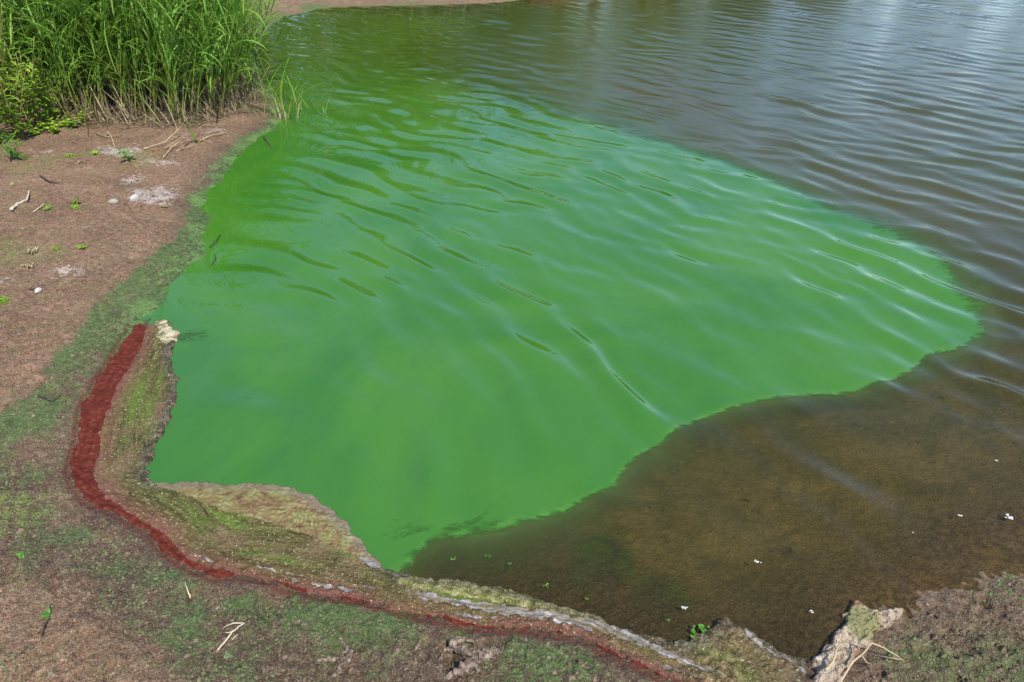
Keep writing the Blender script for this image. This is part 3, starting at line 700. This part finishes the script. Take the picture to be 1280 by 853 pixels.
for rank, i in enumerate(order):
    x, y, s = pts[i]; k = int(rng.integers(len(PRO))); z = ground_at(x, y)
    rz = rng.normal(0, .9); sc = rng.uniform(.82, 1.12) * (.80 if s < .12 else 1) * (.86 + .14 * sstep(-2.2, -3.2, x))
    tx, ty = rng.normal(-.04, .13), rng.normal(.03, .17)
    if rank < 230:
        o = empty('reed', (x, y, z - .01), rz); o.rotation_euler = (tx, ty, rz); o.scale = (sc, sc, sc)
        tag(o, 'tall green reed with arching leaves in the front of the bank clump', 'reed', 'reeds in the clump on the bank')
        so = link('stem', PROM[k][0], o); lo = link('leaves', PROM[k][1], o)
    else:
        from mathutils import Euler, Matrix
        Mx = np.array(Matrix.Translation((x, y, z - .01)) @ Euler((tx, ty, rz)).to_matrix().to_4x4() @ Matrix.Scale(sc, 4))
        for (src, LV, LF, LT, which) in ((PRO[k][0], bulkV, bulkF, bulkT, 0), (PRO[k][1], bV2, bF2, bT2, 1)):
            v = np.vstack(src.V); v = v @ Mx[:3, :3].T + Mx[:3, 3]
            base = n1_ if which == 0 else n2_
            LV.append(v); LF.extend([tuple(q + base for q in f) for f in src.F]); LT.append(np.concatenate(src.t))
            if which == 0: n1_ += len(v)
            else: n2_ += len(v)
rb = empty('reed_bed', (-4.5, 8, .15)); tag(rb, 'dense mass of green reeds filling the bank clump behind its front row', 'reeds', None, 'stuff')
for nm, a, f, t, m in (('stems', bulkV, bulkF, bulkT, M_reed), ('leaves', bV2, bF2, bT2, M_reedl)):
    o = link(nm, new_mesh('reed_bed_' + nm, np.vstack(a) - np.array([-4.5, 8, .15]), f, [m], {'tt': np.concatenate(t)}), rb); o['kind'] = 'stuff'

# dead straw standing and leaning at the foot of the reeds: a thatch
mb = MB(); r = random.Random(4)
for i in range(650):
    t = r.random() * (len(fw) - 1); k = int(t); p = fw[k] + (fw[k + 1] - fw[k]) * (t - k); nrm = np.array([-.25, 1.]); p = p + nrm * abs(r.gauss(0, .16)) - nrm * .03 + np.array([r.gauss(0, .05), 0])
    z = ground_at(p[0], p[1]); L = r.uniform(.1, .42); a = r.uniform(0, 6.28); el = r.choice([r.uniform(.9, 1.5), r.uniform(.1, .9), r.uniform(.0, .6)])
    d = np.array([math.cos(a) * math.cos(el), math.sin(a) * math.cos(el), math.sin(el)]); q0 = np.array([p[0], p[1], z - .01])
    pp = [q0 + d * L * u + np.array([0, 0, -.10 * L * u * u]) for u in (0, .4, .75, 1)]
    V, F = blade(pp, np.array([1, 1, .8, .2]) * r.uniform(.003, .007), (math.cos(a + 1.2), math.sin(a + 1.2), .1), .3); mb.add(V, F, r.random())
o = link('reed_thatch', mb.mesh('reed_thatch', M_straw)); tag(o, 'dead straw thatch around the foot of the reeds', 'straw', None, 'stuff')

# ------------------------------------------------------------------ leafy weeds on the left, and small plants
def leaf_pts(p0, a, el, L, droop, n=5):
    pp = [np.array(p0, float)]; e = el
    for j in range(1, n):
        pp.append(pp[-1] + L / (n - 1) * np.array([math.cos(e) * math.cos(a), math.cos(e) * math.sin(a), math.sin(e)])); e -= droop / (n - 1)
    return pp
def weed(name, loc, h, nst, nlf, L, W, ms, ml, label, cat, group=None, seed=0, spread=.35):
    r = random.Random(seed); st = MB(); lf = MB()
    for s in range(nst):
        a = r.uniform(0, 6.28); le = r.uniform(.05, spread); hh = h * r.uniform(.7, 1.1); n = 6
        pp = [np.array([math.cos(a) * le * hh * t ** 1.5, math.sin(a) * le * hh * t ** 1.5, hh * t - .01]) for t in np.linspace(0, 1, n)]
        V, F = tube(pp, np.linspace(.0045, .0018, n) * max(.4, min(1, h / .4)), 5); st.add(V, F, np.repeat(np.linspace(0, 1, n), 5))
        for k in range(nlf):
            t = .12 + .88 * (k + r.random() * .5) / nlf; t = min(t, 1); f = t * (n - 1); i = min(int(f), n - 2); p0 = pp[i] + (pp[i + 1] - pp[i]) * (f - i)
            a2 = k * 2.4 + r.uniform(-.4, .4); l = L * r.uniform(.6, 1.15) * (1.1 - .4 * t)
            q = leaf_pts(p0, a2, r.uniform(.2, .9), l, r.uniform(.5, 1.6)); w = W * r.uniform(.7, 1.1) * np.array([.25, .85, 1, .65, .04])
            V, F = blade(q, w, (-math.sin(a2), math.cos(a2), 0), .3); lf.add(V, F, t * .6 + .4 * r.random())
    o = empty(name, loc, r.uniform(0, 6.28)); tag(o, label, cat, group)
    link('stem', st.mesh('weed_stem', ms), o); link('leaves', lf.mesh('weed_leaves', ml), o); return o
def at(px, py): 
    x, y, z = unland(px, py); return (float(x), float(y), ground_at(float(x), float(y)))
for i, (px, py, h) in enumerate([(2, 178, .62), (28, 172, .52), (-22, 182, .72), (48, 160, .62), (14, 156, .85), (66, 152, .45), (-40, 165, .9), (30, 148, .95)]):
    weed('leafy_weed', at(px, py), h, 9, 17, .10, .020, M_redstem, M_lime, 'bushy lime green weed with narrow leaves left of the reeds', 'weed', 'lime green weeds beside the reeds', 30 + i, .45)
for i, (px, py, h) in enumerate([(58, 158, .10), (78, 156, .09), (92, 160, .08), (68, 164, .07), (44, 166, .09), (104, 154, .10)]):
    weed('creeping_weed', at(px, py), h, 5, 7, .05, .028, M_weed, M_lime, 'low broad leaved weed creeping over mud below the lime weeds', 'weed', 'creeping weeds at the edge of the mud', 60 + i, 1.3)
for i, (px, py, lab) in enumerate([(163, 203, 'small dark green sprout on the white crust patch'), (60, 768, 'small bright green sprout in brown mud beside a dark twig'), (28, 696, 'tiny star shaped green sprout on green stained mud'), (20, 200, 'grassy tuft below the lime green weeds')]):
    weed('sprout', at(px, py), (.11, .022, .02, .16)[i], (4, 3, 3, 14)[i], (5, 4, 4, 5)[i], (.06, .03, .026, .10)[i], (.02, .010, .009, .009)[i], M_weed, M_weed if i != 3 else M_reedl, lab, 'sprout', None, 80 + i, .8)
# thin tufts of weed scattered over the drier mud
for i, (px, py) in enumerate([(100, 205), (62, 262), (95, 262), (40, 312), (105, 310), (70, 310), (15, 232), (95, 253), (120, 196), (35, 330), (5, 375), (88, 198), (205, 260)]):
    weed('mud_tuft', at(px, py), .03, 7, 4, .035, .010, M_weed, M_lime if i % 3 else M_straw, 'tiny yellow green tuft growing on the drier brown mud', 'tuft', 'tiny tufts on the drier mud', 100 + i, 1.2)

# reed tussock and shoots at the water's edge
def shoot(name, px, py, h, n, lab, group=None, seed=0, sp=.04):
    r = random.Random(seed); x, y, z = at(px, py); z = max(z, -.02); g = MB(); d = MB()
    for k in range(n):
        a = r.uniform(0, 6.28); p0 = (r.gauss(0, sp), r.gauss(0, sp), -.03); hh = h * r.uniform(.55, 1.1)
        q = leaf_pts(p0, a, r.uniform(1.15, 1.5), hh, r.uniform(.2, 1.2), 7); V, F = blade(q, r.uniform(.006, .010) * np.array([.7, 1, 1, .9, .8, .6, .05]), (-math.sin(a), math.cos(a), 0), .3)
        g.add(V, F, np.repeat(np.linspace(0, 1, 7), 3))
    for k in range(n):
        a = r.uniform(0, 6.28); q = leaf_pts((r.gauss(0, sp), r.gauss(0, sp), -.03), a, r.uniform(.9, 1.5), h * r.uniform(.2, .45), 1.0, 4)
        V, F = blade(q, np.array([1, 1, .7, .1]) * .005, (-math.sin(a), math.cos(a), 0), .3); d.add(V, F, r.random())
    o = empty(name, (x, y, z)); tag(o, lab, 'reed', group); link('leaves', g.mesh('shoot_leaves', M_reed), o)
    if n > 3: link('straw', d.mesh('shoot_straw', M_straw), o)
    return o
shoot('reed_tussock', 354, 149, .62, 16, 'reed tussock with bleached base at the corner of the bay', None, 1, .06)
shoot('reed_tussock', 338, 128, .55, 18, 'ragged reed tussock right behind the tussock at the bay corner', None, 2, .10)
for i, (px, py, h, n) in enumerate([(386, 136, .42, 2), (391, 134, .24, 2), (404, 143, .20, 3), (374, 138, .30, 2)]):
    shoot('reed_shoot', px, py, h, n, 'thin reed shoot standing in the water off the tussock', 'reed shoots in the water', 5 + i, .012)

# ------------------------------------------------------------------ sticks, stones, wood
def ground_path(pts, lift):
    out = []
    for (px, py), l in zip(pts, lift):
        x, y, z = unland(px, py, 5); x = float(x); y = float(y)
        zz = max(ground_at(x, y), -.01) + l
        p = un(px, py, zz); out.append((float(p[0]), float(p[1]), zz))
    return np.array(out)
def stick(name, pts, lift, rad, mat, lab, cat='stick', group=None, n=6, branches=()):
    mb = MB(); P3 = ground_path(pts, lift); m = len(P3)
    # resample smoothly with a little unevenness
    tt = np.linspace(0, m - 1, m * 4); Q = np.stack([np.interp(tt, range(m), P3[:, k]) for k in range(3)], -1); Q[1:-1] += np.random.default_rng(len(lab)).normal(0, rad * .25, Q[1:-1].shape)
    rr = rad * np.interp(tt, [0, m - 1], [1, .45]); V, F = tube(Q, rr, n); mb.add(V, F, .6)
    for bp, bl in branches:
        B = ground_path(bp, bl); V, F = tube(B, np.linspace(rad * .6, rad * .3, len(B)), n); mb.add(V, F, .6)
    c = Q.mean(0); c[2] = Q[:, 2].min(); mb.V = [v - c for v in mb.V]
    o = link(name, mb.mesh(name, mat), None, c); tag(o, lab, cat, group); return o
stick('bent_stalk', [(1049, 856), (1064, 830), (1078, 818), (1089, 804), (1105, 810), (1118, 818), (1129, 826)], [.004, .03, .05, .075, .055, .03, .004], .0032, M_straw,
      'bent dry straw stalk arching over the scum heap', 'stalk', None, 6, [([(1077, 819), (1083, 828), (1090, 831)], [.05, .03, .008]), ([(1128, 825), (1115, 823), (1098, 820)], [.006, .012, .014])])
stick('split_stalk', [(1032, 838), (1041, 828), (1046, 812), (1053, 796)], [.035, .045, .05, .05], .004, M_straw, 'pale split straw lying across the scum heap', 'stalk')
stick('forked_twig', [(272, 813), (283, 800), (292, 789), (300, 782), (306, 779)], [.006, .012, .018, .016, .012], .0032, M_bleach, 'pale forked twig lying on green stained mud', 'twig', None, 6,
      [([(305, 779), (292, 779), (282, 783), (277, 788)], [.012, .02, .018, .006]), ([(298, 785), (287, 791), (279, 791)], [.018, .012, .006]), ([(297, 793), (290, 800)], [.006, .006])])
stick('dark_twig', [(52, 795), (56, 783), (62, 772)], [.003, .006, .004], .0028, M_dark, 'short dark twig beside a bright green sprout in the mud', 'twig')
stick('pale_twig', [(238, 748), (234, 736), (231, 727)], [.003, .006, .004], .0024, M_bleach, 'short twig poking out from under the red rim', 'twig')
stick('driftwood_stick', [(14, 262), (24, 254), (33, 250), (38, 238)], [.012, .014, .015, .01], .0095, M_bleach, 'bleached driftwood stick lying on dry mud', 'stick')
stick('thin_stick', [(42, 265), (50, 259), (55, 255)], [.006, .008, .006], .004, M_bleach, 'short thin pale stick near the driftwood stick', 'stick')
stick('dark_branch', [(50, 220), (62, 227), (74, 229)], [.008, .014, .01], .006, M_dark, 'short dark branch on dry mud below the weeds', 'stick')
for i, (pp, ll) in enumerate([([(204, 197), (216, 183), (224, 178)], [.01, .02, .03]), ([(180, 186), (206, 178), (225, 160), (235, 147)], [.006, .02, .06, .14]), ([(205, 186), (220, 176), (232, 170), (246, 176)], [.01, .04, .05, .01]),
                              ([(242, 175), (250, 174), (265, 179)], [.02, .015, .01]), ([(220, 189), (232, 185), (243, 180)], [.01, .012, .02]), ([(250, 176), (262, 170), (285, 165)], [.01, .02, .02]), ([(120, 166), (135, 172), (150, 168)], [.01, .02, .02]),
                              ([(133, 163), (141, 175), (143, 183)], [.03, .02, .008])]):
    stick('fallen_straw', pp, ll, .0042, M_straw, 'fallen dry reed straw lying on the mud before the reeds', 'straw', 'fallen straws before the reeds')
stick('leaning_reed', [(246, 177), (236, 160), (222, 142), (212, 130)], [.01, .10, .24, .35], .008, M_reed, 'thick yellow green reed stalk leaning out from the clump', 'reed')
stick('twig_in_water', [(262, 308), (269, 302), (276, 293)], [.02, .03, .012], .004, M_dark, 'dark twig poking out of the bloom at the shore', 'twig')
stick('submerged_stick', [(330, 172), (336, 180), (341, 188)], [.02, .018, .012], .008, M_dark, 'dark stick end in the water below the tussock', 'stick')
stick('bent_dark_twig', [(264, 332), (270, 322), (268, 318)], [.014, .02, .01], .003, M_dark, 'bent dark twig lying on the algae near shore', 'twig')
stick('floating_straw', [(237, 424), (255, 421), (284, 417)], [.014, .009, .008], .0016, M_dark, 'thin dark stalk floating on the bloom beside the mat tip', 'stalk')

def gnarl(name, paths, lab, cat, mat=M_wood):
    mb = MB(); allp = []; rg = np.random.default_rng(len(lab))
    for pts_, lift, r0, r1 in paths:
        P3 = ground_path(pts_, lift); m = len(P3); tt = np.linspace(0, m - 1, m * 5); Q = np.stack([np.interp(tt, range(m), P3[:, k]) for k in range(3)], -1); Q += rg.normal(0, min(r0, r1) * .4 + .0008, Q.shape)
        V, F = tube(Q, np.interp(tt, [0, (m - 1) * .5, m - 1], [r0, max(r0, r1) * 1.1, r1]) * rg.uniform(.75, 1.25, len(Q)), 7); mb.add(V, F, .4); allp.append(Q)
    c = np.vstack(allp).mean(0); c[2] = np.vstack(allp)[:, 2].min(); mb.V = [v - c for v in mb.V]
    o = link(name, mb.mesh(name, mat, False), None, c); tag(o, lab, cat); return o
gnarl('driftwood', [([(558, 848), (575, 838), (590, 829), (602, 818)], [.006, .026, .044, .05], .006, .013), ([(598, 822), (610, 818), (620, 815), (627, 809)], [.05, .05, .038, .02], .012, .004),
                    ([(600, 818), (588, 815), (572, 812), (556, 812)], [.045, .04, .03, .01], .010, .005), ([(573, 812), (562, 803), (580, 800), (598, 801)], [.03, .035, .04, .025], .007, .004),
                    ([(556, 813), (548, 828), (556, 838)], [.008, .010, .004], .005, .003), ([(590, 830), (600, 838)], [.02, .005], .007, .003)], 'gnarled broken driftwood root on green mud below the red rim', 'driftwood')
gnarl('dead_root', [([(425, 796), (432, 806), (440, 815), (436, 824), (428, 832)], [.01, .012, .014, .012, .006], .004, .006), ([(436, 823), (420, 824), (405, 824), (393, 828)], [.014, .012, .014, .006], .006, .003),
                    ([(428, 832), (420, 842), (411, 850)], [.01, .008, .004], .005, .003), ([(440, 814), (433, 814), (427, 819)], [.012, .016, .01], .004, .003)], 'branching dead root half sunk in mud left of the driftwood', 'root', M_wood)

def stone(name, px, py, s, lab, group=None, seed=0, sink=.35):
    import bmesh
    bm = bmesh.new(); bmesh.ops.create_icosphere(bm, subdivisions=2, radius=1); r = np.random.default_rng(seed)
    co = np.array([v.co for v in bm.verts]); k = r.normal(0, 1, (6, 3)); amp = sum(np.sin(co @ kk * 1.6 + i) for i, kk in enumerate(k)) * .06
    for v, a, c in zip(bm.verts, amp, co): v.co = c * (1 + a) * np.array([1, .75 + .3 * r.random() * 0, .6])
    mesh = bpy.data.meshes.new(name); bm.to_mesh(mesh); bm.free(); mesh.materials.append(M_peb if name == 'pebble' else M_stone); mesh.polygons.foreach_set('use_smooth', [True] * len(mesh.polygons))
    x, y, z = at(px, py); o = link(name, mesh, None, (x, y, z + s * (.6 - sink))); o.scale = (s, s * r.uniform(.7, 1), s); o.rotation_euler = (0, 0, r.uniform(0, 6)); tag(o, lab, 'stone', group); return o
stone('stone', 142, 254, .032, 'white stone on dry mud beside the crust patch', None, 1)
stone('stone', 168, 249, .036, 'pale rounded stone at the edge of the white crust', None, 2)
stone('stone', 48, 364, .022, 'small white stone on mud beside a dark twig', None, 3)
for i, (px, py, s) in enumerate([(8, 388, .012), (130, 330, .01), (62, 285, .012), (95, 380, .01), (25, 420, .011), (110, 285, .012), (150, 300, .010), (70, 430, .008), (28, 285, .012), (180, 285, .011), (210, 238, .012), (218, 228, .014), (66, 475, .008), (44, 524, .009), (45, 648, .008), (30, 586, .008),
                                 (252, 714, .008), (296, 688, .006), (190, 765, .006), (272, 760, .008), (90, 808, .007), (12, 845, .007), (200, 838, .006), (150, 835, .006), (330, 838, .006), (1158, 757, .007), (1182, 750, .006), (1200, 770, .006), (1262, 730, .008), (1235, 790, .008), (1190, 810, .007)]):
    if px > 1000: lb, gr = 'small pebble in mud beside the scum heap', 'pebbles by the scum heap'
    elif py < 450: lb, gr = 'small pebble on the dry brown mud below the reeds', 'pebbles on the dry mud'
    else: lb, gr = 'small pebble half sunk in green stained mud outside the red rim', 'pebbles outside the red rim'
    stone('pebble', px, py, s * .85, lb, gr, 10 + i)
stick('mud_twig', [(36, 362), (46, 360), (56, 356)], [.006, .010, .006], .003, M_dark, 'thin dark twig behind the small white stone', 'twig')
stick('shore_twig', [(48, 495), (62, 500), (75, 494)], [.004, .012, .006], .004, M_dark, 'dark rotting twig on green stained mud left of the red rim', 'twig')

# floating flecks of foam
def fleck(px, py, s, lab, group, seed):
    r = random.Random(seed); p = un(px, py); mb = MB(); import bmesh
    h = float(wave(np.array([p[0]]), np.array([p[1]]))[0][0])
    for k in range(7):
        bm = bmesh.new(); bmesh.ops.create_icosphere(bm, subdivisions=1, radius=1); V = np.array([v.co for v in bm.verts]); F = [[v.index for v in f.verts] for f in bm.faces]; bm.free()
        q = s * r.uniform(.25, .6); mb.add(V * np.array([q, q * .8, q * .45]) + np.array([r.gauss(0, s * .7), r.gauss(0, s * .4), .004 + q * .1]), F, 0)
    o = link('foam_fleck', mb.mesh('foam_fleck', M_fleck), None, (float(p[0]), float(p[1]), h)); tag(o, lab, 'foam', group)
for i, (px, py, s) in enumerate([(945, 703, .0075), (1260, 648, .012), (1199, 646, .006), (856, 760, .008), (1013, 765, .006), (1140, 667, .003), (1245, 577, .005)]):
    fleck(px, py, s, 'white foam fleck floating on the brown shallow water', 'foam flecks on the brown water', i)
# clots of green algae along the mat in the shallow water
def clot(px, py, s, seed):
    r = random.Random(seed); p = un(px, py); mb = MB()
    for k in range(9):
        a = r.uniform(0, 6.28); q = leaf_pts((r.gauss(0, s), r.gauss(0, s * .6), .006), a, r.uniform(-.1, .4), s * r.uniform(.8, 1.6), .4, 4); V, F = blade(q, s * np.array([.3, .7, .6, .1]), (-math.sin(a), math.cos(a), 0), .2); mb.add(V, F, r.random())
    tag(link('algae_clot', mb.mesh('algae_clot', M_weed), None, (float(p[0]), float(p[1]), 0)), 'small bright green algae clot floating beside the olive mat', 'algae clot', 'algae clots in the shallow water')
for i, (px, py, s) in enumerate([(876, 786, .012), (868, 794, .009), (610, 697, .008), (566, 700, .008), (682, 733, .009), (637, 706, .006), (733, 750, .006), (836, 777, .006)]): clot(px, py, s * .55 if i > 1 else s, i)

# ------------------------------------------------------------------ far shore weeds and the wood across the pond (seen mirrored in the water)
mb = MB(); r = random.Random(12)
line = un(*np.array([(405, 3), (440, 3), (500, 2), (560, 0), (640, -4), (700, -8)]).T)
for i in range(520):
    t = r.random() * (len(line) - 1); k = int(t); p = line[k] + (line[k + 1] - line[k]) * (t - k) + np.array([r.gauss(0, .1), .25 + abs(r.gauss(0, .45))])
    if sdist(np.array([p[0]]), np.array([p[1]]), POND)[0] > -.05: continue
    z = ground_at(p[0], p[1])
    for q in range(6):
        a = r.uniform(0, 6.28); w = leaf_pts((p[0], p[1], z), a, r.uniform(.7, 1.4), r.uniform(.08, .3), 1.1, 4); V, F = blade(w, np.array([.5, 1, .8, .1]) * r.uniform(.02, .05), (-math.sin(a), math.cos(a), 0), .2); mb.add(V, F, r.random())
M_shorew = leaf_mat('shore_weed', [(0, (.10, .045, .035)), (.4, (.16, .08, .05)), (.6, (.12, .14, .04)), (.85, (.40, .36, .26)), (1, (.55, .52, .42))])
tag(link('shore_weeds', mb.mesh('shore_weeds', M_shorew)), 'low reddish weeds and pale debris lining the far shore', 'weeds', None, 'stuff')

LV, LF, LT = [], [], []; nv = 0; tr_ = np.random.default_rng(21)
tmb = MB()
trees = []
for az in np.arange(-40, 62, 3.1):
    dist = tr_.uniform(38, 46) if az > -3 else tr_.uniform(27, 36)
    top = np.interp(az, [-40, -14, -9, -5, 3, 12, 18, 26, 60], [10, 11.5, 9.5, 11.5, 11.5, 10.5, 6.5, 3.2, 2.6]) * tr_.uniform(.82, 1.12)
    trees.append((az + tr_.uniform(-.8, .8), dist, top))
for az, dist, top in trees:
    cx, cy = dist * math.sin(R(az)), dist * math.cos(R(az))
    if sdist(np.array([cx]), np.array([cy]), POND)[0] > -1.5: 
        s = 1.35; cx *= s; cy *= s; top *= 1.3
    gz = ground_at(cx, cy); n = 3400; rad_ = top * .36
    lob = tr_.normal(0, 1, (9, 3)); lob /= np.linalg.norm(lob, axis=1, keepdims=True); lob[:, 2] *= .8
    c = lob[tr_.integers(0, 9, n)] * rad_ * tr_.uniform(.3, .85, (n, 1)) + tr_.normal(0, rad_ * .26, (n, 3)); c[:, 2] = np.clip(c[:, 2] * 1.25 + top * .50, .15, top)
    low = tr_.random(n) < .22; c[low, 2] = tr_.uniform(.1, top * .3, low.sum())
    c += np.array([cx, cy, gz]); sz = tr_.uniform(.07, .18, (n, 1, 1)); q = tr_.normal(0, 1, (n, 3, 3)); LV.append((c[:, None] + q * sz).reshape(-1, 3)); LF.append(nv + np.arange(3 * n).reshape(-1, 3)); nv += 3 * n
    LT.append(np.repeat(np.clip(tr_.uniform(0, 1) * .7 + tr_.uniform(0, .3, n), 0, 1), 3))
    V, F = tube([(cx, cy, gz - .1), (cx + .1, cy, gz + top * .3), (cx - .05, cy + .1, gz + top * .7)], [top * .03, top * .022, top * .008], 7); tmb.add(V, F, .3)
M_tree = leaf_mat('tree_leaf', [(0, (.07, .10, .015)), (.5, (.14, .17, .02)), (.8, (.22, .22, .025)), (1, (.30, .26, .03))], .2, .3)
fwd = empty('far_wood', (0, 34, 0)); tag(fwd, 'sunlit wood across the pond, seen mirrored in the water', 'wood', None, 'stuff')
o = link('crowns', new_mesh('far_wood_crowns', np.vstack(LV) - np.array([0, 34, 0]), np.vstack(LF), [M_tree], {'tt': np.concatenate(LT)}, False), fwd); o['kind'] = 'stuff'
tmb.V = [v - np.array([0, 34, 0]) for v in tmb.V]; o = link('trunks', tmb.mesh('far_wood_trunks', M_wood), fwd); o['kind'] = 'stuff'
